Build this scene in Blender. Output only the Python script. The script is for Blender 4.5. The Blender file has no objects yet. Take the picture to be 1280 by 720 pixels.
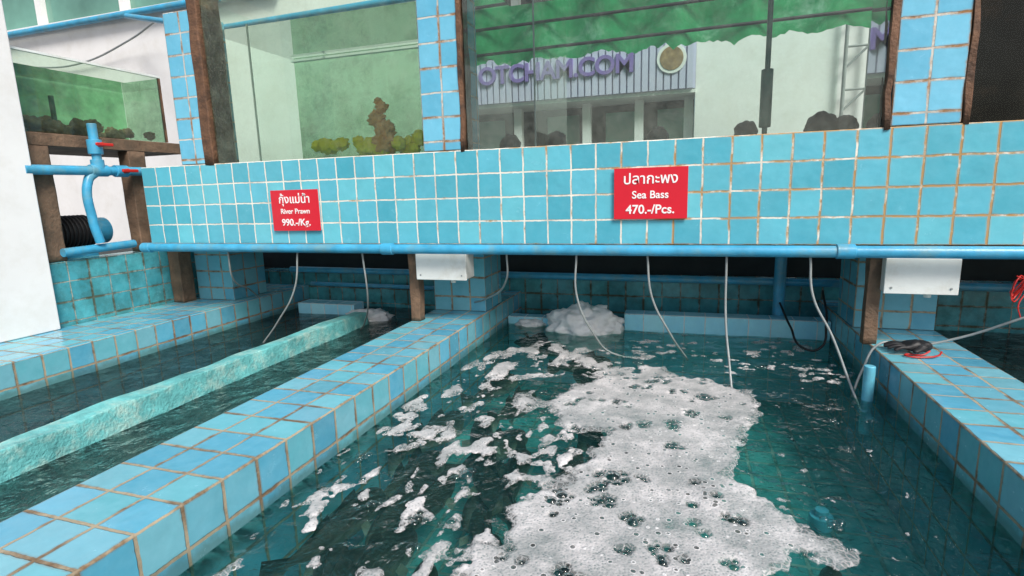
import bpy, bmesh, math, random
import numpy as np
from mathutils import Vector, Matrix
from mathutils import noise as mn
random.seed(4); rng=np.random.RandomState(7)
S=bpy.context.scene
COL=S.collection
T=0.1033

# ------------------------------------------------------------------ helpers
def new_mat(name):
    m=bpy.data.materials.new(name); m.use_nodes=True
    nt=m.node_tree
    for n in list(nt.nodes): nt.nodes.remove(n)
    out=nt.nodes.new('ShaderNodeOutputMaterial')
    return m,nt,out
def N(nt,t,**k):
    n=nt.nodes.new(t)
    for a,b in k.items(): setattr(n,a,b)
    return n
def L(nt,a,b): nt.links.new(a,b)
def setin(n,**k):
    for a,b in k.items(): n.inputs[a.replace('_',' ')].default_value=b
def math_n(nt,op,a,b=None,c=None,clamp=False):
    n=N(nt,'ShaderNodeMath',operation=op,use_clamp=clamp)
    for i,v in enumerate((a,b,c)):
        if v is None: continue
        if isinstance(v,(int,float)): n.inputs[i].default_value=v
        else: L(nt,v,n.inputs[i])
    return n.outputs[0]
def mixc(nt,f,a,b,bt='MIX'):
    n=N(nt,'ShaderNodeMix',data_type='RGBA',blend_type=bt)
    if isinstance(f,(int,float)): n.inputs[0].default_value=f
    else: L(nt,f,n.inputs[0])
    for i,v in ((6,a),(7,b)):
        if isinstance(v,tuple): n.inputs[i].default_value=(*v,1) if len(v)==3 else v
        else: L(nt,v,n.inputs[i])
    return n.outputs[2]
def maprange(nt,v,a,b,c=0.0,d=1.0,smooth=False):
    n=N(nt,'ShaderNodeMapRange')
    if smooth: n.interpolation_type='SMOOTHSTEP'
    L(nt,v,n.inputs[0]); 
    for i,x in zip((1,2,3,4),(a,b,c,d)): n.inputs[i].default_value=x
    return n.outputs[0]
def noise(nt,scale,detail=4,rough=.55,vec=None,dist=0):
    n=N(nt,'ShaderNodeTexNoise'); setin(n,Scale=scale,Detail=detail,Roughness=rough,Distortion=dist)
    if vec is not None: L(nt,vec,n.inputs['Vector'])
    return n
def ramp(nt,f,stops,const=False):
    n=N(nt,'ShaderNodeValToRGB'); L(nt,f,n.inputs[0])
    e=n.color_ramp.elements
    if const: n.color_ramp.interpolation='CONSTANT'
    while len(e)<len(stops): e.new(.5)
    for el,(p,c) in zip(e,stops): el.position=p; el.color=(*c,1)
    return n.outputs[0]

def simple(name,col,rough=.5,var=.25,scale=8,metal=0,bump=.1,spec=.5,dirt=None,dirtamt=.5):
    m,nt,out=new_mat(name)
    p=N(nt,'ShaderNodeBsdfPrincipled'); L(nt,p.outputs[0],out.inputs[0])
    tc=N(nt,'ShaderNodeTexCoord')
    n=noise(nt,scale,4,.6,tc.outputs['Object'])
    dark=tuple(c*(1-var) for c in col); lite=tuple(min(1,c*(1+var*.5)) for c in col)
    c=ramp(nt,n.outputs[0],[(.3,dark),(.7,lite)])
    if dirt:
        n2=noise(nt,scale*.6+3,5,.7,tc.outputs['Object'])
        c=mixc(nt,maprange(nt,n2.outputs[0],.48,.7,0,dirtamt),c,dirt)
    L(nt,c,p.inputs['Base Color'])
    setin(p,Roughness=rough,Metallic=metal); p.inputs['Specular IOR Level'].default_value=spec
    if bump>.06:
        b=N(nt,'ShaderNodeBump'); setin(b,Strength=bump,Distance=.01)
        n3=noise(nt,scale*6,3,.6,tc.outputs['Object']); L(nt,n3.outputs[0],b.inputs['Height']); L(nt,b.outputs[0],p.inputs['Normal'])
    return m

def tile_mat(name,cols,grout=(.5,.47,.40),rust=(.22,.10,.03),rustx=None,rustamt=.3,mort=.0028,dirt=.35,rough=.12,algae=None,waterline=None,bloom=.3):
    m,nt,out=new_mat(name)
    p=N(nt,'ShaderNodeBsdfPrincipled'); L(nt,p.outputs[0],out.inputs[0])
    uv=N(nt,'ShaderNodeUVMap'); geo=N(nt,'ShaderNodeNewGeometry'); P=geo.outputs['Position']
    wn=noise(nt,16,3,.75,P)      # hand-laid joints wander
    sub=N(nt,'ShaderNodeVectorMath',operation='SUBTRACT'); L(nt,wn.outputs['Color'],sub.inputs[0]); sub.inputs[1].default_value=(.5,.5,.5)
    sc=N(nt,'ShaderNodeVectorMath',operation='MULTIPLY'); L(nt,sub.outputs[0],sc.inputs[0]); sc.inputs[1].default_value=(.009,.009,0)
    ad=N(nt,'ShaderNodeVectorMath',operation='ADD'); L(nt,uv.outputs[0],ad.inputs[0]); L(nt,sc.outputs[0],ad.inputs[1])
    def brick(ms,sm):
        br=N(nt,'ShaderNodeTexBrick',offset=0.0,squash=1.0); L(nt,ad.outputs[0],br.inputs['Vector'])
        setin(br,Scale=1.0); br.inputs['Mortar Size'].default_value=ms; br.inputs['Mortar Smooth'].default_value=sm
        br.inputs['Brick Width'].default_value=T; br.inputs['Row Height'].default_value=T
        return br.outputs['Fac']
    mf=brick(mort,.25)
    dv=N(nt,'ShaderNodeVectorMath',operation='SCALE'); L(nt,ad.outputs[0],dv.inputs[0]); dv.inputs['Scale'].default_value=1/T
    fl=N(nt,'ShaderNodeVectorMath',operation='FLOOR'); L(nt,dv.outputs[0],fl.inputs[0])
    wh=N(nt,'ShaderNodeTexWhiteNoise',noise_dimensions='2D'); L(nt,fl.outputs[0],wh.inputs['Vector'])
    k=len(cols)
    tc=ramp(nt,wh.outputs['Value'],[(i/k,c) for i,c in enumerate(cols)],True)
    mott=noise(nt,20,4,.65,P)
    tc=mixc(nt,maprange(nt,mott.outputs[0],.36,.74,0,bloom),tc,tuple(min(1,c*1.1+.13) for c in cols[0]))
    gn=noise(nt,8,5,.72,P); gc=N(nt,'ShaderNodeSeparateColor'); L(nt,gn.outputs['Color'],gc.inputs[0])
    tc=mixc(nt,maprange(nt,gc.outputs[1],.4,.8,0,.30),tc,tuple(c*.6 for c in cols[-1]))
    br2=brick(.011,1)
    g=gn.outputs['Fac']
    sp=N(nt,'ShaderNodeSeparateXYZ'); L(nt,P,sp.inputs[0])
    if rustx: g=math_n(nt,'ADD',g,maprange(nt,sp.outputs[0],rustx[0],rustx[1],0,.30))
    gr=maprange(nt,g,.58-rustamt*.3,.74-rustamt*.2,0,1,True)
    spill=math_n(nt,'MULTIPLY',math_n(nt,'MULTIPLY',br2,gr),dirt*1.3,clamp=True)
    tc=mixc(nt,spill,tc,tuple(c*1.3 for c in rust))
    gcol=mixc(nt,gr,grout,rust)
    gcol=mixc(nt,maprange(nt,gc.outputs[2],.5,.7,0,.6),gcol,tuple(c*.4 for c in grout))
    c=mixc(nt,mf,tc,gcol)
    if waterline is not None:
        zz=math_n(nt,'ADD',sp.outputs[2],math_n(nt,'MULTIPLY',math_n(nt,'SUBTRACT',gc.outputs[0],.5),.09))
        band=math_n(nt,'MULTIPLY',maprange(nt,zz,waterline+.045,waterline+.005,0,.6,True),maprange(nt,zz,waterline-.06,waterline-.02,.25,1,True))
        c=mixc(nt,band,c,(.055,.10,.07))
    if algae:
        c=mixc(nt,maprange(nt,gc.outputs[0],.40,.60,0,algae[1]),c,algae[0])
    L(nt,c,p.inputs['Base Color'])
    L(nt,math_n(nt,'ADD',math_n(nt,'MULTIPLY',mf,.6),math_n(nt,'ADD',rough-.05,math_n(nt,'MULTIPLY',mott.outputs[0],.3))),p.inputs['Roughness'])
    wav=noise(nt,28,1,.4,P)
    h=math_n(nt,'SUBTRACT',math_n(nt,'MULTIPLY',wav.outputs[0],.45),mf)
    b=N(nt,'ShaderNodeBump'); setin(b,Strength=.8,Distance=.004); L(nt,h,b.inputs['Height'])
    ws=N(nt,'ShaderNodeVectorMath',operation='SUBTRACT'); L(nt,wh.outputs['Color'],ws.inputs[0]); ws.inputs[1].default_value=(.5,.5,.5)
    wsc=N(nt,'ShaderNodeVectorMath',operation='SCALE'); L(nt,ws.outputs[0],wsc.inputs[0]); wsc.inputs['Scale'].default_value=.10
    na=N(nt,'ShaderNodeVectorMath',operation='ADD'); L(nt,b.outputs[0],na.inputs[0]); L(nt,wsc.outputs[0],na.inputs[1])
    nn=N(nt,'ShaderNodeVectorMath',operation='NORMALIZE'); L(nt,na.outputs[0],nn.inputs[0]); L(nt,nn.outputs[0],p.inputs['Normal'])
    return m

def empty(name):
    e=bpy.data.objects.new(name,None); COL.objects.link(e); return e
def link(me,name,mat=None,parent=None,smooth=False):
    o=bpy.data.objects.new(name,me); COL.objects.link(o)
    if mat: me.materials.append(mat)
    if parent: o.parent=parent
    if smooth:
        for p in me.polygons: p.use_smooth=True
    return o
def box(name,x0,x1,y0,y1,z0,z1,mat,parent=None,bev=0.0,jit=0):
    bm=bmesh.new(); uvl=bm.loops.layers.uv.new('UVMap')
    vs=[bm.verts.new((x,y,z)) for x in (x0,x1) for y in (y0,y1) for z in (z0,z1)]
    F=[(0,1,3,2),(4,6,7,5),(0,4,5,1),(2,3,7,6),(0,2,6,4),(1,5,7,3)]
    for f in F:
        fa=bm.faces.new([vs[i] for i in f])
    bm.normal_update()
    for fa in bm.faces:
        n=fa.normal
        for l in fa.loops:
            c=l.vert.co
            if abs(n.z)>.5: u=(c.x-x0,c.y-y0)
            elif abs(n.x)>.5: u=(c.y-y0+30*T,c.z-z1)
            else: u=(c.x-x0+60*T,c.z-z1)
            l[uvl].uv=(u[0]+20*T,u[1]+40*T)
    me=bpy.data.meshes.new(name); bm.to_mesh(me); bm.free()
    o=link(me,name,mat,parent)
    if bev>0:
        md=o.modifiers.new('b','BEVEL'); md.width=bev; md.segments=3
        for p in me.polygons: p.use_smooth=True
        md.harden_normals=True
    return o
def pane(name,pts,mat,parent=None):
    me=bpy.data.meshes.new(name); me.from_pydata(pts,[],[(0,1,2,3)]); return link(me,name,mat,parent)
def paneX(name,x,y0,y1,z0,z1,mat,parent=None): return pane(name,[(x,y0,z0),(x,y1,z0),(x,y1,z1),(x,y0,z1)],mat,parent)
def paneY(name,y,x0,x1,z0,z1,mat,parent=None): return pane(name,[(x0,y,z0),(x1,y,z0),(x1,y,z1),(x0,y,z1)],mat,parent)
def curve(name,pts,r,mat,parent=None,smooth=True,res=6,cyc=False):
    cu=bpy.data.curves.new(name,'CURVE'); cu.dimensions='3D'; cu.bevel_depth=r; cu.bevel_resolution=res; cu.use_fill_caps=True
    sp=cu.splines.new('BEZIER' if smooth else 'POLY')
    if smooth:
        sp.bezier_points.add(len(pts)-1)
        for b,p in zip(sp.bezier_points,pts): b.co=p; b.handle_left_type=b.handle_right_type='AUTO'
        sp.resolution_u=10
    else:
        sp.points.add(len(pts)-1)
        for b,p in zip(sp.points,pts): b.co=(*p,1)
    sp.use_cyclic_u=cyc
    o=bpy.data.objects.new(name,cu); COL.objects.link(o); cu.materials.append(mat)
    if parent: o.parent=parent
    return o
def cyl(name,c,r,h,mat,parent=None,axis='Z',r2=None,seg=28):
    bm=bmesh.new()
    bmesh.ops.create_cone(bm,cap_ends=True,segments=seg,radius1=r,radius2=r if r2 is None else r2,depth=h)
    rot={'Z':Matrix(),'X':Matrix.Rotation(math.pi/2,4,'Y'),'Y':Matrix.Rotation(math.pi/2,4,'X')}[axis]
    bmesh.ops.transform(bm,matrix=Matrix.Translation(c)@rot,verts=bm.verts)
    me=bpy.data.meshes.new(name); bm.to_mesh(me); bm.free()
    o=link(me,name,mat,parent,True)
    md=o.modifiers.new('b','BEVEL'); md.width=min(.003,r*.2); md.segments=2; md.harden_normals=True
    return o
def blob(name,c,s,mat,parent=None,amp=.2,freq=5,seed=0,sub=4):
    bm=bmesh.new(); bmesh.ops.create_icosphere(bm,subdivisions=sub,radius=1)
    for v in bm.verts:
        d=mn.fractal(v.co*freq+Vector((seed*7.1,seed*3.3,0)),.8,2,4)*amp
        v.co=Vector((v.co.x*s[0],v.co.y*s[1],v.co.z*s[2]))*(1+d)+Vector(c)
    me=bpy.data.meshes.new(name); bm.to_mesh(me); bm.free()
    return link(me,name,mat,parent,True)

# ------------------------------------------------------------------ materials
M_fascia=tile_mat('fascia_tile',[(.085,.41,.52),(.11,.46,.57),(.07,.38,.49),(.13,.49,.58),(.10,.43,.55)],grout=(.76,.73,.64),rust=(.42,.25,.10),rustx=(-1.2,1.8),rustamt=.10,dirt=.30,mort=.0040,bloom=.16)
M_wall=tile_mat('pool_wall_tile',[(.13,.40,.51),(.09,.37,.53),(.16,.43,.52),(.08,.33,.48),(.12,.41,.49)],grout=(.36,.31,.22),rust=(.15,.095,.05),rustamt=.50,dirt=.8,mort=.0046,waterline=-.76,bloom=.22)
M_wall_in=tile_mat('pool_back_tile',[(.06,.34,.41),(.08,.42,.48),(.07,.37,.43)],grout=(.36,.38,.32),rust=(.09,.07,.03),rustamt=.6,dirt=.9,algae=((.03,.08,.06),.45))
M_ledge=tile_mat('ledge_tile',[(.32,.74,.93),(.36,.78,.95),(.40,.80,.92)],grout=(.7,.75,.75),rust=(.2,.18,.12),rustamt=.1,dirt=.3)
M_floor=tile_mat('pool_floor_tile',[(.09,.42,.42),(.12,.48,.48),(.14,.52,.50)],grout=(.36,.48,.42),rust=(.06,.12,.08),rustamt=.4,dirt=.7,mort=.006,algae=((.06,.24,.21),.5))
M_column=tile_mat('column_tile',[(.13,.45,.64),(.16,.50,.68),(.11,.42,.60)],grout=(.60,.58,.52),rust=(.28,.14,.05),rustamt=.55,dirt=.7,mort=.0042,bloom=.2)
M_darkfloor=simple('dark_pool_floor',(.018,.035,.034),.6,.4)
M_paint=simple('chipped_turquoise_paint',(.14,.48,.48),.45,.4,14,bump=.6,dirt=(.42,.60,.53),dirtamt=.9)
M_pipe=simple('blue_pvc',(.05,.34,.56),.32,.25,12,dirt=(.16,.30,.32),dirtamt=.7)
M_pipe2=simple('pale_blue_pvc',(.14,.50,.66),.3,.25,12,dirt=(.12,.3,.3))
M_hose=simple('grey_hose',(.26,.29,.29),.3,.2,20)
M_black=simple('black_rubber',(.012,.012,.014),.55,.3)
M_liner=simple('dark_tank_liner',(.016,.014,.013),.9,.5,5,bump=0,spec=.1,dirt=(.05,.03,.02))
M_white=simple('white_wall_paint',(.76,.76,.76),.7,.06,3,bump=0,dirt=(.60,.58,.54),dirtamt=.4)
M_whitebox=simple('white_plastic',(.72,.75,.73),.35,.1,6,dirt=(.45,.42,.33),dirtamt=.5)
M_wood=simple('wet_old_wood',(.17,.105,.065),.7,.5,9,bump=.6,dirt=(.06,.045,.03),dirtamt=.7)
M_rust=simple('rust_stained_frame',(.15,.075,.04),.75,.5,16,bump=.6,dirt=(.03,.02,.015),dirtamt=.9)
M_red=simple('red_sign_laminate',(.62,.012,.03),.3,.08,4,bump=.0)
M_redplastic=simple('red_plastic',(.5,.02,.015),.35,.2)
M_text=simple('white_letters',(.82,.82,.82),.5,.03,4,bump=0)
M_ptext=simple('purple_letters',(.22,.15,.42),.5,.1,4,bump=0)
M_dark=simple('dark_concrete_and_void',(.02,.028,.03),.8,.4,6)
M_concrete=simple('concrete_ground',(.22,.21,.19),.8,.25,2)
M_band=simple('lilac_cladding',(.50,.50,.66),.6,.08,2)
M_shop=simple('dark_shopfront',(.03,.035,.03),.2,.5,3)
M_yellow=simple('yellow_coral',(1.0,.80,.03),.6,.08,20,bump=0)
M_orange=simple('orange_coral',(.90,.40,.14),.6,.2,20,bump=0,dirt=(.8,.7,.6))
M_rock=simple('brown_rock',(.30,.20,.10),.8,.5,14,bump=.4)
M_greenpvc=simple('algae_green_pipe',(.02,.12,.09),.5,.4,14)

M_roof_reflection,nt,out=new_mat('green_roof_reflection')  # reflection of a green roof, coloured onto a sheet
tc=N(nt,'ShaderNodeTexCoord'); w=noise(nt,2.2,5,.7,tc.outputs['Object'],.5)
c=ramp(nt,w.outputs[0],[(.3,(.02,.20,.07)),(.55,(.06,.42,.17)),(.7,(.32,.70,.45))])
d=N(nt,'ShaderNodeBsdfDiffuse'); t=N(nt,'ShaderNodeBsdfTranslucent'); L(nt,c,d.inputs[0]); L(nt,c,t.inputs[0])
mx=N(nt,'ShaderNodeMixShader'); mx.inputs[0].default_value=.5; L(nt,d.outputs[0],mx.inputs[1]); L(nt,t.outputs[0],mx.inputs[2]); L(nt,mx.outputs[0],out.inputs[0])

def glass(name,tint,dirtcol=None,dirt=.0,zb=(.2,.5),ior=1.5,base=.02,sc=13,zamp=.16):
    m,nt,out=new_mat(name)
    tr=N(nt,'ShaderNodeBsdfTransparent'); tr.inputs[0].default_value=(*tint,1)
    gl=N(nt,'ShaderNodeBsdfGlossy'); setin(gl,Roughness=.02)
    fr=N(nt,'ShaderNodeFresnel'); setin(fr,IOR=ior)
    m1=N(nt,'ShaderNodeMixShader'); L(nt,fr.outputs[0],m1.inputs[0]); L(nt,tr.outputs[0],m1.inputs[1]); L(nt,gl.outputs[0],m1.inputs[2])
    if not dirtcol:
        L(nt,m1.outputs[0],out.inputs[0]); return m
    geo=N(nt,'ShaderNodeNewGeometry')
    df=N(nt,'ShaderNodeBsdfDiffuse'); df.inputs[0].default_value=(*dirtcol,1)
    n1=noise(nt,sc,5,.8,geo.outputs['Position'],.2); sp=N(nt,'ShaderNodeSeparateXYZ'); L(nt,geo.outputs['Position'],sp.inputs[0])
    zf=maprange(nt,sp.outputs[2],zb[0],zb[1],zamp,0)
    f=maprange(nt,math_n(nt,'ADD',n1.outputs[0],zf),.45,.85,base,dirt)
    m2=N(nt,'ShaderNodeMixShader'); L(nt,f,m2.inputs[0]); L(nt,m1.outputs[0],m2.inputs[1]); L(nt,df.outputs[0],m2.inputs[2])
    L(nt,m2.outputs[0],out.inputs[0]); return m
M_glass1=glass('algae_glass',(.72,.88,.74),(.42,.50,.38),.22,base=.04,zamp=.04)
M_glass2=glass('tank_glass',(.76,.88,.83),(.45,.48,.42),.20,base=.04)
M_glass3=glass('algae_back_glass',(.50,.74,.55),(.08,.17,.08),.80,base=.15,sc=5,zb=(.2,.7))
M_clear=glass('clear_glass',(.92,.98,.95),ior=1.25)
M_window=simple('green_window_glass',(.14,.30,.24),.08,.4,1.5,bump=0)

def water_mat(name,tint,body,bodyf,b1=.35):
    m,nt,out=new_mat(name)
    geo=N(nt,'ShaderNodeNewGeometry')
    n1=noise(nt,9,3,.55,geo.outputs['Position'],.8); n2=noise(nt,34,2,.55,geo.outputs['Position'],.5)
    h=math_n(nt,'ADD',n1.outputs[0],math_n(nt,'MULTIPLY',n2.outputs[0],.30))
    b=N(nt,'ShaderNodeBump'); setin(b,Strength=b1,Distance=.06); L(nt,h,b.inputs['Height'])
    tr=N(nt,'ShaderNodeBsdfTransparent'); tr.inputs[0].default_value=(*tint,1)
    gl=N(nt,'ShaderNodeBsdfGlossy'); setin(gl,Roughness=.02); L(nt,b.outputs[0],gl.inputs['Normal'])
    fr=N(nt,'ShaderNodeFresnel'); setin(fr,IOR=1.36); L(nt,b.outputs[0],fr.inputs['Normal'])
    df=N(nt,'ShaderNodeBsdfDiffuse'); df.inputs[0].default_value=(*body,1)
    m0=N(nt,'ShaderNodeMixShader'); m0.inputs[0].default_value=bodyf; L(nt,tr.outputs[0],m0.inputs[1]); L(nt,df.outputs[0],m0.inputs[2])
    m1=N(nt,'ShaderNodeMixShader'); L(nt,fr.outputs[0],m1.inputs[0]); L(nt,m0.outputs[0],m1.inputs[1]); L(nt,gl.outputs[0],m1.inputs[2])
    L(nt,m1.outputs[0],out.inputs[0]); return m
M_water=water_mat('pool_water',(.62,.91,.88),(.05,.40,.38),.03,.7)
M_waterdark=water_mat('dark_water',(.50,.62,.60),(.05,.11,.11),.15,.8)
M_tankwater=glass('tank_water',(.88,.97,.92),ior=1.2)

# foam
M_foam,nt,out=new_mat('white_foam')
geo=N(nt,'ShaderNodeNewGeometry'); at=N(nt,'ShaderNodeAttribute',attribute_name='foam')
P=geo.outputs['Position']
p=N(nt,'ShaderNodeBsdfPrincipled'); setin(p,Roughness=.5)
vd=N(nt,'ShaderNodeTexVoronoi',feature='DISTANCE_TO_EDGE'); setin(vd,Scale=70); L(nt,P,vd.inputs['Vector'])
v=N(nt,'ShaderNodeTexVoronoi'); setin(v,Scale=150); L(nt,P,v.inputs['Vector'])
v3=N(nt,'ShaderNodeTexVoronoi'); setin(v3,Scale=48); L(nt,P,v3.inputs['Vector'])
n1=noise(nt,9,5,.7,P); n2=noise(nt,90,3,.7,P)
walls=maprange(nt,vd.outputs['Distance'],.03,.13,1,0)
c=ramp(nt,n1.outputs[0],[(.34,(.27,.29,.29)),(.5,(.43,.43,.43)),(.66,(.64,.62,.62))])
sp1=math_n(nt,'MULTIPLY',maprange(nt,v.outputs['Distance'],.12,.5,.85,0),maprange(nt,n2.outputs[0],.40,.56,0,1))
c=mixc(nt,sp1,c,(.12,.17,.17))
sc3=N(nt,'ShaderNodeSeparateColor'); L(nt,v3.outputs['Color'],sc3.inputs[0])
pore=math_n(nt,'MULTIPLY',maprange(nt,v3.outputs['Distance'],.22,.30,1,0),maprange(nt,sc3.outputs[0],.72,.74,0,1))
ring=math_n(nt,'MULTIPLY',math_n(nt,'MULTIPLY',maprange(nt,v3.outputs['Distance'],.26,.31,0,1),maprange(nt,v3.outputs['Distance'],.33,.40,1,0)),maprange(nt,sc3.outputs[0],.72,.74,0,1))
c=mixc(nt,math_n(nt,'MULTIPLY',ring,.8),c,(.75,.75,.75))
L(nt,c,p.inputs['Base Color'])
b=N(nt,'ShaderNodeBump'); setin(b,Strength=.45,Distance=.003); L(nt,math_n(nt,'ADD',v.outputs['Distance'],math_n(nt,'ADD',n2.outputs[0],ring)),b.inputs['Height']); L(nt,b.outputs[0],p.inputs['Normal'])
tr=N(nt,'ShaderNodeBsdfTransparent')
e=math_n(nt,'ADD',at.outputs['Fac'],math_n(nt,'MULTIPLY',math_n(nt,'SUBTRACT',n2.outputs[0],.5),.012))
e2=math_n(nt,'ADD',e,math_n(nt,'MULTIPLY',math_n(nt,'SUBTRACT',n1.outputs[0],.55),.13))
solid=maprange(nt,e2,-.004,.026,.0,.95,True)
film=math_n(nt,'ADD',math_n(nt,'MULTIPLY',walls,.45),.38)
al=math_n(nt,'MULTIPLY',maprange(nt,e,-.002,.003,0,1,True),math_n(nt,'MAXIMUM',solid,film))
al=math_n(nt,'MULTIPLY',al,math_n(nt,'SUBTRACT',1.0,math_n(nt,'MULTIPLY',pore,.75)))
mx=N(nt,'ShaderNodeMixShader'); L(nt,al,mx.inputs[0]); L(nt,tr.outputs[0],mx.inputs[1]); L(nt,p.outputs[0],mx.inputs[2]); L(nt,mx.outputs[0],out.inputs[0])
M_foamsolid=simple('foam_heap_white',(.85,.86,.86),.6,.12,30,bump=.6)
M_bub,nt,out=new_mat('bubble_film')
tr=N(nt,'ShaderNodeBsdfTransparent'); tr.inputs[0].default_value=(.9,.94,.93,1); gl=N(nt,'ShaderNodeBsdfGlossy'); setin(gl,Roughness=.06)
lw=N(nt,'ShaderNodeLayerWeight'); setin(lw,Blend=.4); f=maprange(nt,lw.outputs['Facing'],.25,.9,.05,.85)
mx=N(nt,'ShaderNodeMixShader'); L(nt,f,mx.inputs[0]); L(nt,tr.outputs[0],mx.inputs[1]); L(nt,gl.outputs[0],mx.inputs[2]); L(nt,mx.outputs[0],out.inputs[0])
M_fish,nt,out=new_mat('sea_bass_skin')
tc=N(nt,'ShaderNodeTexCoord'); sp=N(nt,'ShaderNodeSeparateXYZ'); L(nt,tc.outputs['Object'],sp.inputs[0])
nn=noise(nt,30,3,.6,tc.outputs['Object'])
z=math_n(nt,'ADD',sp.outputs[2],math_n(nt,'MULTIPLY',nn.outputs[0],.03))
c=ramp(nt,maprange(nt,z,-.04,.07),[(0,(.42,.42,.37)),(.4,(.16,.15,.11)),(.6,(.055,.046,.032)),(1,(.028,.024,.016))])
p=N(nt,'ShaderNodeBsdfPrincipled'); setin(p,Roughness=.5); p.inputs['Specular IOR Level'].default_value=.2; L(nt,c,p.inputs[0]); L(nt,p.outputs[0],out.inputs[0])

# ------------------------------------------------------------------ ground & pools
g=box('ground',-60,60,-60,60,-1.45,-1.40,M_concrete)
WT=-.62; BOT=-1.396; WL=-.76
YF=.25
box('pool_dividing_wall',-1.29,-.98,YF,3.21,BOT,WT,M_wall,bev=.006)
box('pool_dividing_wall.001',.682,.992,YF,3.21,BOT,WT,M_wall,bev=.006)
box('pool_side_wall',-3.02,-2.57,YF,3.21,BOT,WT,M_wall,bev=.006)
box('pool_front_wall',-3.02,2.9,YF-.31,YF-.002,BOT,WT,M_wall,bev=.006)
bw=empty('pool_back_wall')
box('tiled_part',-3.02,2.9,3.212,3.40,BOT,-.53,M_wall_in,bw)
box('void_shade_panel',-3.6,2.9,3.38,3.5,-.528,-.20,M_dark,bw)  # near-black panel added as the shaded void, keeps out light from behind
box('pool_side_wall.001',2.6,2.91,YF,3.21,BOT,WT,M_wall,bev=.006)
PF=-1.10
box('pool_floor',-.979,.681,YF+.001,3.211,-1.392,PF,M_floor)
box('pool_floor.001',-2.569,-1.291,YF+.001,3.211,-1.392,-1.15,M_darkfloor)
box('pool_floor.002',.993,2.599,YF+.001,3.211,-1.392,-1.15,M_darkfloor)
dv=box('painted_pool_divider',-1.88,-1.80,YF,2.75,-1.15,-.675,M_paint)
bm=bmesh.new(); bm.from_mesh(dv.data)
bmesh.ops.subdivide_edges(bm,edges=bm.edges[:],cuts=30,use_grid_fill=True)
bm.to_mesh(dv.data); bm.free()
for vv in dv.data.vertices:
    q=mn.noise_vector(vv.co*9)*.010+mn.noise_vector(vv.co*2.5)*.014
    if vv.co.z>-1.1: vv.co+=q
for pl in dv.data.polygons: pl.use_smooth=True
md=dv.modifiers.new('s','SUBSURF'); md.levels=1; md.render_levels=1
def sheet(name,x0,x1,y0,y1,z,mat,nx=2,ny=2,amp=0):
    bm=bmesh.new()
    vs=[[bm.verts.new((x0+(x1-x0)*i/nx,y0+(y1-y0)*j/ny,z)) for j in range(ny+1)] for i in range(nx+1)]
    for i in range(nx):
        for j in range(ny): bm.faces.new((vs[i][j],vs[i+1][j],vs[i+1][j+1],vs[i][j+1]))
    if amp:
        for v in bm.verts: v.co.z+=amp*(mn.noise(v.co*5)+.5*mn.noise(v.co*13))
    me=bpy.data.meshes.new(name); bm.to_mesh(me); bm.free()
    return link(me,name,mat,None,True)
sheet('water',-.979,.681,YF,3.21,WL,M_water,120,180,.0035)
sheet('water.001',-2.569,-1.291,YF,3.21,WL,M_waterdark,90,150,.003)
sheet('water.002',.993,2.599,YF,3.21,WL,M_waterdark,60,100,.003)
lg=empty('tiled_ledge')
box('ledge_tiles',-.31,.679,2.90,3.0,PF+.002,-.668,M_ledge,lg,bev=.005)
box('ledge_low',-.977,-.312,2.92,3.0,PF+.002,-.715,M_ledge,lg,bev=.005)
box('tiled_block',-2.45,-2.02,2.93,3.05,-1.148,-.69,M_ledge,None,bev=.005)

# ------------------------------------------------------------------ foam
def vnoise(x,y,f,seed):
    r=np.random.RandomState(seed); G=r.rand(256,256)
    X=x*f+50;Y=y*f+50
    xi=np.floor(X).astype(int);yi=np.floor(Y).astype(int);u=X-xi;v=Y-yi
    u=u*u*(3-2*u);v=v*v*(3-2*v)
    a=G[xi%256,yi%256];b=G[(xi+1)%256,yi%256];c=G[xi%256,(yi+1)%256];d=G[(xi+1)%256,(yi+1)%256]
    return (a*(1-u)+b*u)*(1-v)+(c*(1-u)+d*u)*v
def fbm(x,y,f,seed,o=4):
    s=0;a=1;t=0
    for i in range(o):
        s=s+a*vnoise(x*math.cos(i)-y*math.sin(i),x*math.sin(i)+y*math.cos(i),f*2**i,seed+i);t+=a;a*=.5
    return s/t-.5
def sdf(x,y,poly):
    P=np.array(poly);n=len(P);dm=np.full(x.shape,1e9);ins=np.zeros(x.shape,bool)
    for i in range(n):
        a=P[i];b=P[(i+1)%n];e=b-a
        t=np.clip(((x-a[0])*e[0]+(y-a[1])*e[1])/(e@e+1e-12),0,1)
        dm=np.minimum(dm,np.hypot(x-a[0]-t*e[0],y-a[1]-t*e[1]))
        cond=((a[1]>y)!=(b[1]>y))
        if abs(e[1])>1e-9: ins^=cond&(x<a[0]+e[0]*(y-a[1])/e[1])
    return np.where(ins,dm,-dm)
st=.0045
xs=np.arange(-.975,.679,st); ys=np.arange(.62,2.90,st)
X,Y=np.meshgrid(xs,ys,indexing='ij')
wx=X+.035*fbm(X,Y,6,3)+.012*fbm(X,Y,25,4); wy=Y+.05*fbm(X,Y,6,13)+.015*fbm(X,Y,25,14)
main=[(-.45,1.80),(-.41,2.04),(-.26,2.15),(-.04,2.21),(.14,2.15),(.26,2.05),(.25,1.8),(.17,1.56),(.17,1.43),(.23,1.33),(.27,1.23),(.34,1.17),(.30,1.13),(.22,1.14),(.17,1.05),(.19,.97),(.1,.7),(-.3,.66),(-.36,.82),(-.45,.96),(-.38,1.02),(-.38,1.13),(-.31,1.26),(-.25,1.40),(-.25,1.59),(-.36,1.56)]
upper=[(-.63,2.56),(-.34,2.48),(-.08,2.30),(-.01,2.12),(-.28,2.05),(-.45,2.16)]
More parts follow.
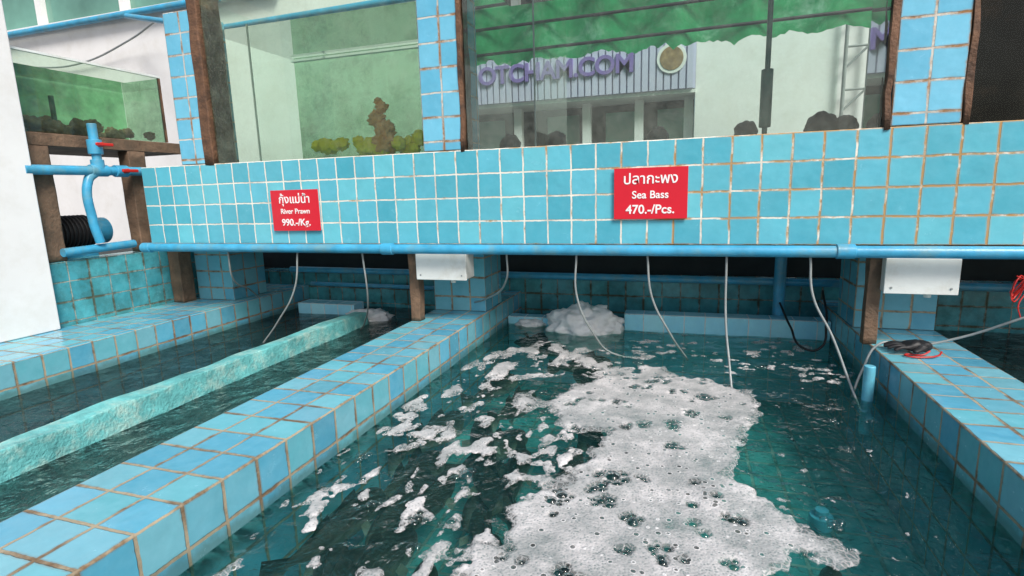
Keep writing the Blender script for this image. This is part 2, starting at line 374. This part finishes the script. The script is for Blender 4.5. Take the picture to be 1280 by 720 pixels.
bit=[(-.62,1.88),(-.54,1.89),(-.45,1.77),(-.50,1.69),(-.58,1.73)]
lup=[(-.91,2.06),(-.88,2.37),(-.66,2.66),(-.5,2.5),(-.48,2.10),(-.65,1.98),(-.80,1.79)]
scat=[(-.92,1.95),(-.43,1.95),(-.22,1.5),(-.35,1.16),(-.38,.94),(-.50,.74),(-.90,.74),(-.96,1.13),(-.95,1.6)]
Fm=sdf(wx,wy,main)+.09*fbm(X,Y,9,31)+.06*fbm(X,Y,30,32)
Fu=np.minimum(sdf(wx,wy,upper)+.06*fbm(X,Y,12,33),.010+.26*fbm(wx,wy,17,35))
Fb=sdf(wx,wy,bit)+.05*fbm(X,Y,15,34)
Fl=np.minimum(sdf(wx,wy,lup)+.05*fbm(X,Y,12,36),.004+.26*fbm(wx,wy*.7,19,37))
Fs=np.minimum(sdf(wx,wy,scat)+.10*fbm(X,Y,5,38),-.040+.30*fbm(wx*1.3,wy*.9,20,39,3)+.08*fbm(X,Y,3.5,60))
back=[(-.2,2.35),(.55,2.2),(.66,2.4),(.6,2.88),(-.3,2.86)]
Fk=np.minimum(sdf(wx,wy,back)*.5,-.042+.26*fbm(wx,wy*1.6,20,44))
rightp=[(.2,1.0),(.5,1.0),(.62,1.9),(.5,2.2),(.27,2.1),(.2,1.5)]
Fr=np.minimum(sdf(wx,wy,rightp)*.5,-.080+.28*fbm(wx,wy,26,46))
F=np.maximum.reduce([Fm,Fu,Fb,Fl,Fs,Fk,Fr])
bubs=[]
for i in range(240):
    for _ in range(40):
        bx=rng.uniform(-.93,.62); by=rng.uniform(.75,2.5)
        ix=int((bx-xs[0])/st); iy=int((by-ys[0])/st)
        if ix<0 or iy<0 or ix>=len(xs) or iy>=len(ys): continue
        if F[ix,iy]>.004 or rng.rand()<.10: break
    r=.0035+.012*rng.rand()**2.2
    bubs.append((bx,by,r))
    if rng.rand()<.5:
        for k in range(rng.randint(2,8)):
            a=rng.uniform(0,6.28); rr=r*rng.uniform(.3,.9); bubs.append((bx+(r+rr)*.9*math.cos(a),by+(r+rr)*.9*math.sin(a),rr))
for hx,hy,hr in [(-.17,1.34,.024),(-.19,1.29,.015),(-.28,1.22,.018),(-.3,1.19,.016),(.08,1.98,.019),(-.17,2.03,.016),(.02,1.80,.016),(.03,1.83,.014),(-.55,1.25,.02),(-.10,1.15,.016)]:
    bubs.append((hx,hy,hr))
    for k in range(7):
        a=rng.uniform(0,6.28); rr=hr*rng.uniform(.25,.6); bubs.append((hx+(hr+rr)*.95*math.cos(a),hy+(hr+rr)*.95*math.sin(a),rr))
for bx,by,r in bubs:
    if r>.0065:
        d=np.hypot(X-bx,Y-by)-r*.72
        F=np.minimum(F,d*3)
F=np.clip(F,-.03,.05)
keep=(F>-.009)
H=WL+.0045+np.clip(F,0,.02)*.25+.010*np.clip(fbm(X,Y,10,50)+.1,0,1)*(np.clip(F,0,.02)/.02)
idx=-np.ones(F.shape,int)
cell=keep[:-1,:-1]|keep[1:,:-1]|keep[:-1,1:]|keep[1:,1:]
used=np.zeros(F.shape,bool)
used[:-1,:-1]|=cell;used[1:,:-1]|=cell;used[:-1,1:]|=cell;used[1:,1:]|=cell
idx[used]=np.arange(used.sum())
verts=np.stack([X[used],Y[used],H[used]],1)
ii,jj=np.nonzero(cell)
faces=np.stack([idx[ii,jj],idx[ii+1,jj],idx[ii+1,jj+1],idx[ii,jj+1]],1)
me=bpy.data.meshes.new('foam'); me.from_pydata(verts.tolist(),[],faces.tolist())
a=me.attributes.new('foam','FLOAT','POINT'); a.data.foreach_set('value',F[used].astype(np.float32))
link(me,'foam_raft',M_foam,None,True)
bm=bmesh.new()
for bx,by,r in bubs:
    ret=bmesh.ops.create_icosphere(bm,subdivisions=2,radius=r,matrix=Matrix.Translation((bx,by,WL+.004))@Matrix.Diagonal((1,1,.75,1)))
bmesh.ops.delete(bm,geom=[v for v in bm.verts if v.co.z<WL-.002],context='VERTS')
me=bpy.data.meshes.new('b'); bm.to_mesh(me); bm.free(); link(me,'water_bubbles',M_bub,None,True)
blob('foam_heap',(-.52,2.86,-.745),(.20,.12,.125),M_foamsolid,None,.22,2.2,3,5)
blob('foam_heap.001',(-.84,2.93,-.76),(.09,.07,.035),M_foamsolid,None,.25,2.5,5,4)
blob('foam_heap.002',(-1.88,2.88,-.765),(.16,.10,.065),M_foamsolid,None,.3,2.5,8,4)

# ------------------------------------------------------------------ fish
def fish_mesh(bend):
    bm=bmesh.new(); Ls=.40; n=22; seg=14; rings=[]
    def cx(t): return bend*math.sin(t*2.6-.4)*t
    for i in range(n):
        t=i/(n-1); w=max(.004,.034*(math.sin(math.pi*(t**.6))**.75)) ; h=max(.012 if t>.5 else .005,.058*(math.sin(math.pi*(t**.62))**.8))
        y=-t*Ls*.86; ring=[]
        for k in range(seg):
            a=2*math.pi*k/seg
            ring.append(bm.verts.new((cx(t)+w*math.cos(a),y,h*math.sin(a)*(1 if math.sin(a)>0 else .85))))
        rings.append(ring)
    for i in range(n-1):
        for k in range(seg): bm.faces.new((rings[i][k],rings[i][(k+1)%seg],rings[i+1][(k+1)%seg],rings[i+1][k]))
    bm.faces.new(rings[0]); bm.faces.new(rings[-1][::-1])
    def fin(pts):
        vs=[bm.verts.new(p) for p in pts]; bm.faces.new(vs)
    def P(t,z,o=0): return (cx(t)+o,-t*Ls*.86,z)
    x1=cx(1); y1=-Ls*.86
    for s in (-.004,.004):
        fin([(x1,y1+.02,.012),(x1+bend*.3+s*2,y1-.055,.05),(x1+bend*.25+s,y1-.062,0),(x1+bend*.3+s*2,y1-.055,-.05),(x1,y1+.02,-.012)])
    fin([P(.32,.052),P(.36,.085),P(.46,.078),P(.56,.055),P(.56,.044)])
    fin([P(.60,.040),P(.64,.068),P(.74,.055),P(.78,.03)])
    fin([P(.62,-.035),P(.68,-.06),P(.76,-.035)])
    for s in (-1,1):
        fin([P(.27,-.005,s*.028),P(.30,-.012,s*.06),P(.38,-.02,s*.062),P(.34,-.012,s*.03)])
    bmesh.ops.recalc_face_normals(bm,faces=bm.faces)
    me=bpy.data.meshes.new('sea_bass'); bm.to_mesh(me); bm.free(); me.materials.append(M_fish)
    for p in me.polygons: p.use_smooth=True
    return me
FM=[fish_mesh(b) for b in (.0,.05,-.05,.09,-.08)]
fp=[(-.60,1.95,-.82,10),(-.72,1.62,-.81,-20),(-.34,1.70,-.84,-35),(-.47,1.42,-.81,15),(-.68,1.25,-.81,-8),(-.52,1.08,-.81,-25),(-.67,1.0,-.85,12),(-.35,1.25,-.86,-30),(-.34,2.50,-.84,60),(-.62,2.75,-.84,80),
    (-.80,1.45,-.88,5),(-.82,1.1,-.82,18),(-.44,.98,-.81,-12),(-.2,1.0,-.90,-20),(-.58,1.75,-.90,25),(-.25,2.0,-.93,-15),(-.75,2.2,-.84,35),(-.5,2.3,-.82,-50),(.05,1.3,-.95,30),(-.88,1.8,-.88,0),(-.6,1.5,-.93,190),(-.1,1.75,-.93,-40),(-.3,1.48,-.82,170),(-.86,.95,-.88,-5),
    (-.56,.85,-.81,-20),(-.75,.80,-.81,-32),(-.62,1.35,-.82,-30),(-.36,1.02,-.84,-18),(.4,1.3,-.97,20),(-.78,1.28,-.84,-15)]
for i,(x,y,z,a) in enumerate(fp):
    o=bpy.data.objects.new('sea_bass',FM[i%5]); COL.objects.link(o); o.location=(x,y+.17 if abs(a)<90 else y-.17,z-.05); o.rotation_euler=(math.radians(rng.uniform(-8,8)),math.radians(rng.uniform(-15,15)),math.radians(-a)); s=rng.uniform(.85,1.15); o.scale=(s,s,s)

# ------------------------------------------------------------------ upper structure
X1=2.95
FZ0=.181-4*T
box('tiled_tank_plinth',-2.84,X1,2.27,3.18,FZ0,.181,M_fascia,bev=.004)
pb=empty('water_supply_pipe')
curve('pipe',[(-2.86,2.235,FZ0-.018),(X1,2.235,FZ0-.022)],.022,M_pipe,pb,False)
for x in (-2.83,-1.33,.55,1.6): cyl('coupling',(x,2.235,FZ0-.019),.027,.06,M_pipe,pb,'X')
def column(nm,x0,x1,z1):
    return box(nm,x0,x1,2.272,2.50,.183,z1,M_column,bev=.005)
column('tiled_column',-2.55,-2.55+2*T*.8,.93)
column('tiled_column.001',-1.135,-1.135+2*T*.9,1.05)
column('tiled_column.002',.665,.665+2*T,1.05)
def roughpost(nm,x0,x1,y0,y1,z0,z1,mat,amp=.006):
    o=box(nm,x0,x1,y0,y1,z0,z1,mat)
    bm=bmesh.new(); bm.from_mesh(o.data); bmesh.ops.subdivide_edges(bm,edges=bm.edges[:],cuts=14,use_grid_fill=True)
    for v in bm.verts: v.co+=Vector(mn.noise_vector(Vector((v.co.x*20,v.co.y*20,v.co.z*9))))*amp
    bm.to_mesh(o.data); bm.free()
    for p in o.data.polygons: p.use_smooth=True
    return o
roughpost('rusty_frame_post',-2.385,-2.33,2.266,2.42,.175,1.02,M_rust)
roughpost('rusty_frame_post.001',-.950,-.932,2.268,2.36,.175,1.05,M_rust,.010)
roughpost('rusty_frame_post.002',.643,.664,2.268,2.36,.175,1.05,M_rust,.010)
roughpost('rusty_frame_post.003',.872,.890,2.268,2.36,.175,1.05,M_rust,.010)
def tank(nm,x0,x1,front,back,ztop=.97,wz=.82,y0=2.285,y1=2.95,far=True):
    e=empty(nm)
    paneY('front_glass',y0,x0,x1,.183,ztop,front,e)
    paneY('back_glass',y1,x0,x1,.183,ztop,back,e)
    paneX('side_glass',x0,y0,y1,.183,ztop,M_clear,e)
    paneX('side_glass_far',x1,y0,y1 if far else 2.5,.183,ztop,M_clear,e)
    box('top_rail',x0,x1,y0+.004,y0+.05,ztop-.012,ztop,M_clear,e)
    w=sheet('tank_water_surface',x0+.002,x1-.002,y0+.01,y1-.002,wz,M_tankwater,4,4); w.parent=e
    return e
t1=tank('prawn_tank',-2.315,-1.145,M_glass1,M_glass3)
paneX('partition_glass',-2.056,2.295,2.94,.183,.83,M_clear,t1)
box('silicone_edge',-2.060,-2.052,2.294,2.30,.183,.83,M_whitebox,t1)
box('brace_bar',-2.30,-1.15,2.90,2.93,.80,.812,M_whitebox,t1)
t2=tank('sea_bass_tank',-.925,.64,M_glass2,M_clear,1.03,.96,far=False)
paneX('partition_glass',-.62,2.295,2.94,.183,1.0,M_clear,t2)
box('silicone_edge',-.623,-.617,2.294,2.30,.183,1.0,M_hose,t2)
t3=tank('dark_tank',.895,2.6,M_clear,M_glass3,1.03,.9)
box('dark_liner',.91,2.59,2.90,2.945,.19,1.02,M_liner,t3)
cr=empty('yellow_coral')
for i in range(26):
    s=rng.uniform(.7,1.1)
    blob('lump',(-1.60+rng.uniform(-.17,.38),2.335+rng.uniform(0,.10),.20+rng.uniform(0,.06)),(.040*s,.03*s,.036*s),M_yellow,cr,.45,2.4,i,3)
co=empty('orange_coral')
for z,s in ((.24,.055),(.30,.045),(.35,.038),(.40,.028),(.43,.018)): blob('lump',(-1.385+rng.uniform(-.02,.02),2.345,z),(s,s*.8,s*.9),M_orange,co,.45,2.4,z*10,4)
for i,(x,s) in enumerate([(-.80,.05),(-.58,.05),(-.13,.045),(.22,.045),(.50,.06),(.58,.045)]):
    blob('black_filter_sponge' ,(x,2.5,.205),(s,s*.8,s*1.1),M_black,None,.15,2,i,4)
cyl('drain_pipe',(.285,2.45,.45),.010,.55,M_greenpvc); 
cyl('drain_pipe_sleeve',(.285,2.45,.33),.022,.22,M_greenpvc)
curve('overhead_pipe',[(-4.6,3.75,1.56),(-3.2,3.3,1.19),(-1.2,3.2,1.17)],.022,M_pipe,None,False)
curve('roof_edge_pipe',[(-9,3.93,1.63),(-3.2,3.93,1.66)],.028,M_pipe,None,False)
curve('wall_cable',[(-6.4,3.96,1.35),(-5.6,3.96,1.30),(-4.8,3.9,1.42),(-4.3,3.8,1.52)],.008,M_hose)

# ------------------------------------------------------------------ signs
def sign(nm,x0,x1,z0,z1,lines):
    e=empty(nm); box('plate',x0,x1,2.2555,2.2595,z0,z1,M_red,e,bev=.001)
    box('backing',x0+.004,x1-.004,2.2597,2.2665,z0+.004,z1-.004,M_whitebox,e)
    for txt,sz,z,w in lines:
        cu=bpy.data.curves.new('lettering','FONT'); cu.body=txt; cu.size=sz; cu.align_x='CENTER'; cu.align_y='CENTER'; cu.extrude=.0006; cu.offset=w
        o=bpy.data.objects.new('lettering',cu); COL.objects.link(o); cu.materials.append(M_text)
        o.location=((x0+x1)/2,2.2545,z); o.rotation_euler=(math.pi/2,0,0); o.parent=e
sign('price_sign',-1.985,-1.705,-.165,.035,[("กุ้งแม่น้ำ",.056,-.012,.0006),("River Prawn",.035,-.070,.0005),("990.-/Kg.",.047,-.125,.0008)])
sign('price_sign.001',-.285,.0,-.127,.075,[("ปลากะพง",.057,.030,.0006),("Sea Bass",.042,-.032,.0006),("470.-/Pcs.",.049,-.090,.0009)])

# ------------------------------------------------------------------ under-plinth pieces
box('tiled_pillar',-1.283,-.99,2.60,2.86,WT+.001,FZ0-.001,M_wall,bev=.004)
box('tiled_pillar.001',.69,.985,2.60,2.86,WT+.001,FZ0-.001,M_wall,bev=.004)
box('tiled_pillar.002',-2.94,-2.66,2.62,2.90,WT+.001,FZ0-.001,M_wall,bev=.004)
def jbox(nm,x0,x1,z0,z1):
    e=empty(nm); box('case',x0,x1,2.30,2.40,z0,z1,M_whitebox,e,bev=.006); box('lid',x0-.003,x1+.003,2.290,2.299,z0-.003,z1+.002,M_whitebox,e,bev=.003)
    for x in (x0+.02,x1-.02): cyl('screw',(x,2.289,z0+.02),.004,.004,M_hose,e,'Y')
    cyl('cable_gland',((x0+x1)/2+.04,2.34,z0-.012),.012,.02,M_whitebox,e)
jbox('junction_box',-1.215,-.965,-.40,-.262)
jbox('junction_box.001',.70,.925,-.41,-.283)
roughpost('wooden_post',-1.285,-1.235,2.34,2.39,WT-.003,FZ0,M_wood,.004)
roughpost('wooden_post.001',.66,.705,2.34,2.385,WT-.003,FZ0,M_wood,.004)
roughpost('wooden_post.002',-3.012,-2.93,2.50,2.59,WT-.003,FZ0,M_wood,.004)
curve('back_pipe',[(-2.6,3.08,-.49),(2.6,3.08,-.52)],.020,M_pipe,None,False)
curve('back_pipe.001',[(-2.5,3.15,-.60),(-1.3,3.15,-.61)],.014,M_pipe,None,False)
cyl('vertical_water_pipe',(.46,3.02,-.45),.028,.44,M_pipe)
cyl('standpipe',(.62,2.10,-.76),.018,.25,M_pipe2)
sp_=empty('submerged_pump'); cyl('body',(.42,1.74,-1.035),.034,.04,M_pipe2,sp_); cyl('inlet',(.42,1.74,-1.005),.020,.02,M_pipe2,sp_)
zb=FZ0-.03
H=[[(-1.85,2.25,zb),(-1.88,2.24,-.45),(-2.02,2.25,-.64),(-2.16,2.27,-.78)],
   [(-1.48,2.25,zb),(-1.50,2.30,-.50),(-1.66,2.5,-.68),(-1.80,2.66,-.78)],
   [(-.75,2.25,zb),(-.77,2.3,-.39),(-.95,2.5,-.53),(-1.2,2.75,-.61)],
   [(-.44,2.25,zb),(-.44,2.25,-.45),(-.38,2.3,-.62),(-.30,2.42,-.75),(-.12,2.52,-.78)],
   [(-.15,2.25,zb),(-.13,2.25,-.44),(-.06,2.3,-.60),(.02,2.5,-.78)],
   [(.15,2.25,zb),(.155,2.22,-.53),(.17,2.16,-.68),(.18,2.08,-.79)],
   [(.44,2.25,zb),(.455,2.23,-.42),(.52,2.2,-.56),(.575,2.14,-.72),(.60,2.08,-.80)],
   [(-2.29,2.25,zb),(-2.33,2.3,-.42),(-2.42,2.5,-.52),(-2.55,2.7,-.61)],
   [(1.30,2.2,-.36),(1.10,2.23,-.47),(.95,2.3,-.57),(.80,2.3,-.61),(.70,2.28,-.60),(.64,2.25,-.70),(.6,2.2,-.79)]]
for i,h in enumerate(H): curve('air_hose',h,.0044,M_hose)
curve('black_cable',[(.46,2.98,-.60),(.47,2.7,-.66),(.50,2.6,-.72),(.56,2.58,-.72),(.60,2.65,-.62),(.61,2.8,-.5)],.005,M_black)
tw=empty('red_twine')
for k in range(4):
    curve('loop',[(1.07+.018*math.cos(a+k),2.235+.008*math.sin(a*2+k),-.36+.03*math.sin(a*1.3+k)-.01*k) for a in np.linspace(0,5.5,7)],.0022,M_redplastic,tw)
curve('knot_tail',[(1.06,2.23,-.33),(1.10,2.24,-.36),(1.07,2.22,-.43),(1.08,2.22,-.47)],.0022,M_redplastic,tw)
gl=empty('black_glove')
def skin(name,paths,mat,parent):
    me=bpy.data.meshes.new(name); vs=[];es=[];rs=[]
    for pi,(root,pts) in enumerate(paths):
        prev=root
        for (x,y,z,r) in pts:
            vs.append((x,y,z)); rs.append(r); i=len(vs)-1
            if prev is not None: es.append((prev,i))
            prev=i
    me.from_pydata(vs,es,[]); o=link(me,name,mat,parent)
    md=o.modifiers.new('k','SKIN'); sv=me.skin_vertices[0].data
    for s,r in zip(sv,rs): s.radius=(r,r*.75)
    sv[0].use_root=True
    sb=o.modifiers.new('s','SUBSURF'); sb.levels=2; sb.render_levels=2
    return o
gp=[(None,[(.85,2.24,-.592,.026),(.815,2.24,-.59,.032),(.785,2.24,-.59,.03)])]
for (dx,dy,l) in ((-.3,.028,.055),(-.1,.012,.062),(0,-.006,.058),(.2,-.024,.045)):
    gp.append((2,[(.765,2.24+dy,-.594,.011),(.765-l*.5,2.24+dy*1.3,-.592,.010),(.765-l,2.24+dy*1.5,-.604,.008)]))
gp.append((1,[(.80,2.205,-.596,.012),(.775,2.185,-.602,.009)]))
skin('knit_body',gp,M_black,gl)
curve('red_cuff',[(.83,2.205,-.60),(.80,2.19,-.612),(.76,2.20,-.614),(.75,2.18,-.614),(.80,2.17,-.614),(.85,2.19,-.61),(.87,2.22,-.605)],.003,M_redplastic,gl)

# ------------------------------------------------------------------ left side: aquarium stand
box('white_pillar',-3.6,-2.975,.9,1.83,WT+.001,1.35,M_white,bev=.006)
box('low_tiled_wall',-3.16,-3.021,1.832,3.21,BOT,-.29,M_wall_in,bev=.004)
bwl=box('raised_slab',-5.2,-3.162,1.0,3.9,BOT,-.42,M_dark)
aq=empty('small_aquarium')
ax0,ax1,ay0,ay1,az0,az1=-3.36,-3.05,1.85,2.64,.352,.725
paneX('front_glass',ax1,ay0,ay1,az0,az1,M_glass1,aq)
paneY('end_glass_far',ay1,ax0,ax1,az0,az1,M_glass3,aq)
box('rim',ax1-.012,ax1+.004,ay0-.002,ay1+.002,az1+.001,az1+.012,M_whitebox,aq)
box('corner_strip',ax1-.010,ax1+.003,ay1-.010,ay1+.002,az0,az1,M_rust,aq)
box('backdrop',ax0-.012,ax0-.002,ay0,ay1,az0,az1-.02,simple('green_backdrop',(.24,.52,.30),.5,.6,7),aq)
sh=sheet('tank_water_surface',ax0+.01,ax1-.01,ay0+.01,ay1-.01,az1-.06,M_tankwater); sh.parent=aq
for i in range(40):
    s=rng.uniform(.022,.045); blob('rock',(rng.uniform(ax0+.05,ax1-.05),rng.uniform(ay0+.06,ay1-.06),az0+.02+rng.rand()*.05),(s,s,s*.8),M_rock,aq,.5,2.2,i,3)
cyl('filter_tube',(-3.15,2.08,az0+.1),.012,.2,M_greenpvc,aq)
stand=empty('wooden_stand')
box('shelf',-3.55,-3.03,1.835,2.72,.285,.348,M_wood,stand,bev=.004)
def rp(*a,**k):
    o=roughpost(*a,**k); o.parent=stand
rp('post',-3.11,-3.03,1.86,1.95,-.289,.284,M_wood,.003)
rp('post_far',-3.11,-3.03,2.36,2.46,-.289,.284,M_wood,.003)
pa=empty('valve_pipework')
PX=-2.99
curve('riser',[(PX,2.15,.30),(PX,2.14,.17),(PX,2.09,.12),(PX,2.08,-.10),(PX,2.10,-.21)],.022,M_pipe,pa)
curve('cross_pipe',[(PX,1.80,.165),(PX,2.46,.17)],.024,M_pipe,pa,False)
curve('low_pipe',[(PX-.02,1.92,-.245),(PX-.02,2.30,-.235)],.022,M_pipe,pa,False)
cyl('tee',(PX,2.15,.168),.031,.09,M_pipe,pa,'Y'); cyl('tee_up',(PX,2.15,.20),.031,.05,M_pipe,pa)
cyl('valve_body',(PX,2.15,.29),.034,.075,M_pipe,pa); cyl('upper_tube',(PX,2.15,.36),.022,.10,M_pipe,pa)
cyl('valve_stem',(PX+.04,2.15,.30),.012,.04,M_redplastic,pa,'X'); box('valve_handle',PX+.06,PX+.072,2.11,2.20,.292,.308,M_redplastic,pa,bev=.004)
cyl('valve_body_low',(PX,2.27,.168),.032,.07,M_pipe,pa,'Y'); cyl('valve_stem_low',(PX+.04,2.27,.168),.012,.04,M_redplastic,pa,'X'); box('valve_handle_low',PX+.06,PX+.072,2.23,2.32,.160,.177,M_redplastic,pa,bev=.004)
mo=empty('pump_motor')
cyl('housing',(-3.30,2.15,-.16),.085,.22,M_black,mo,'Y')
for i in range(9): cyl('fin',(-3.30,2.06+i*.022,-.16),.096,.006,M_black,mo,'Y')
cyl('fan_cover',(-3.30,2.025,-.16),.09,.03,M_hose,mo,'Y'); cyl('volute',(-3.30,2.31,-.16),.075,.08,M_pipe,mo,'Y'); box('foot',-3.37,-3.23,2.07,2.25,-.418,-.24,M_pipe,mo,bev=.004)

# ------------------------------------------------------------------ buildings behind
wb=empty('white_building')
box('wall',-12,-1.75,4.0,4.3,-1.396,1.66,M_white,wb)
box('sill',-12,-1.75,3.96,4.3,1.662,1.70,M_white,wb)
for i in range(9):
    x=-11.6+i*1.1
    box('window_pane',x+.04,x+1.06,4.10,4.12,1.702,2.75,M_window,wb)
    box('mullion',x-.04,x+.038,4.05,4.16,1.702,2.75,M_white,wb)
    box('transom',x+.04,x+1.06,4.07,4.098,2.10,2.14,M_white,wb)
box('upper_wall',-12,-1.75,4.0,4.3,2.752,4.2,M_white,wb)
sb=empty('shop_building')
box('white_wall',.06,4.6,8.0,8.3,-1.396,2.4,M_white,sb)
box('rear_wall',-4.2,.058,8.6,8.8,-1.396,3.6,M_shop,sb)
box('soffit',-4.2,.058,7.95,8.59,1.22,1.27,M_white,sb)
for i in range(44):
    x=-4.2+i*.0965; box('cladding_rib',x,x+.075,7.90,7.94,1.272,1.88,M_band,sb)
box('cladding',-4.2,.058,7.942,7.96,1.272,1.88,M_band,sb)
for x in (-2.55,-1.5,-.75,-.08): box('shop_column',x,x+.12,8.2,8.32,-1.396,1.218,M_white,sb)
for x in (-3.3,-2.1,-1.2,-.45): box('shop_window',x,x+.5,8.5,8.52,.2,1.1,M_window,sb)
cu=bpy.data.curves.new('lettering','FONT'); cu.body="OTCHAM.COM"; cu.size=.34; cu.extrude=.02; cu.offset=.008; cu.align_x='LEFT'; cu.space_character=.95
o=bpy.data.objects.new('lettering',cu); COL.objects.link(o); cu.materials.append(M_ptext); o.location=(-2.98,7.88,1.54); o.rotation_euler=(math.pi/2,0,0); o.parent=sb
cyl('round_logo',(-.25,7.89,1.66),.19,.02,M_white,sb,'Y'); cyl('round_logo_core',(-.25,7.878,1.66),.15,.012,M_rock,sb,'Y')
ld=empty('white_truss')
for x in (1.78,2.03): cyl('rail',(x,7.9,1.3),.022,1.7,M_hose,ld)
for i in range(6): curve('brace',[(1.78,7.9,.6+i*.25),(2.03,7.9,.85+i*.25 if i%2 else .6+i*.25)],.014,M_hose,ld,False)
bm=bmesh.new(); nx=160
cols=[]
for i in range(nx+1):
    x=-3.4+6.0*i/nx; zb2=1.38+.06*mn.noise(Vector((x*4,0,0)))+.055*mn.noise(Vector((x*14,3,0)))
    cols.append([bm.verts.new((x,6.0+.06*math.sin(x*9)+.03*mn.noise(Vector((x*5,zz,0))),zb2+(2.9-zb2)*zz)) for zz in np.linspace(0,1,10)])
for i in range(nx):
    for j in range(9): bm.faces.new((cols[i][j],cols[i+1][j],cols[i+1][j+1],cols[i][j+1]))
me=bpy.data.meshes.new('reflection_sheet'); bm.to_mesh(me); bm.free()
an=empty('green_roof_reflection'); link(me,'reflection_sheet',M_roof_reflection,an,True)  # sheet added behind the tank, stands in for the green roof mirrored in glass
for x in (-3.4,2.6): cyl('pole',(x,6.05,.8),.04,4.4,M_hose,an)
for z in (1.46,1.72,1.95,2.3): curve('batten',[(-3.4,5.93,z),(2.6,5.93,z+.05)],.016,M_black,an,False)

# ------------------------------------------------------------------ light
W=bpy.data.worlds.new('World'); S.world=W; W.use_nodes=True; nt=W.node_tree
bg=nt.nodes['Background']; sk=nt.nodes.new('ShaderNodeTexSky'); sk.sky_type='NISHITA'; sk.sun_disc=False
el=math.radians(46); az=math.radians(136); sk.sun_elevation=el; sk.sun_rotation=az; sk.air_density=1.0; sk.dust_density=4
nt.links.new(sk.outputs[0],bg.inputs[0]); bg.inputs[1].default_value=.15
sl=bpy.data.lights.new('sun','SUN'); sl.energy=3.5; sl.angle=math.radians(20); sl.color=(1,.965,.92)
so=bpy.data.objects.new('sun',sl); COL.objects.link(so)
to=Vector((math.sin(az)*math.cos(el),math.cos(az)*math.cos(el),math.sin(el))); so.rotation_euler=(-to).to_track_quat('-Z','Y').to_euler()

# ------------------------------------------------------------------ camera
cam=bpy.data.cameras.new('camera'); co_=bpy.data.objects.new('camera',cam); COL.objects.link(co_)
cam.sensor_width=36; cam.lens=36*679/1280; cam.clip_start=.05; cam.clip_end=500
ay=Vector((.3034,.1765,-.9364)).normalized(); az_=Vector((-.0285,.984,.1758)); az_=(az_-ay*az_.dot(ay)).normalized(); axv=ay.cross(az_)
co_.matrix_world=Matrix((axv,ay,az_)).to_4x4()
S.camera=co_
S.view_settings.view_transform='Standard'; S.view_settings.look='None'; S.view_settings.exposure=0
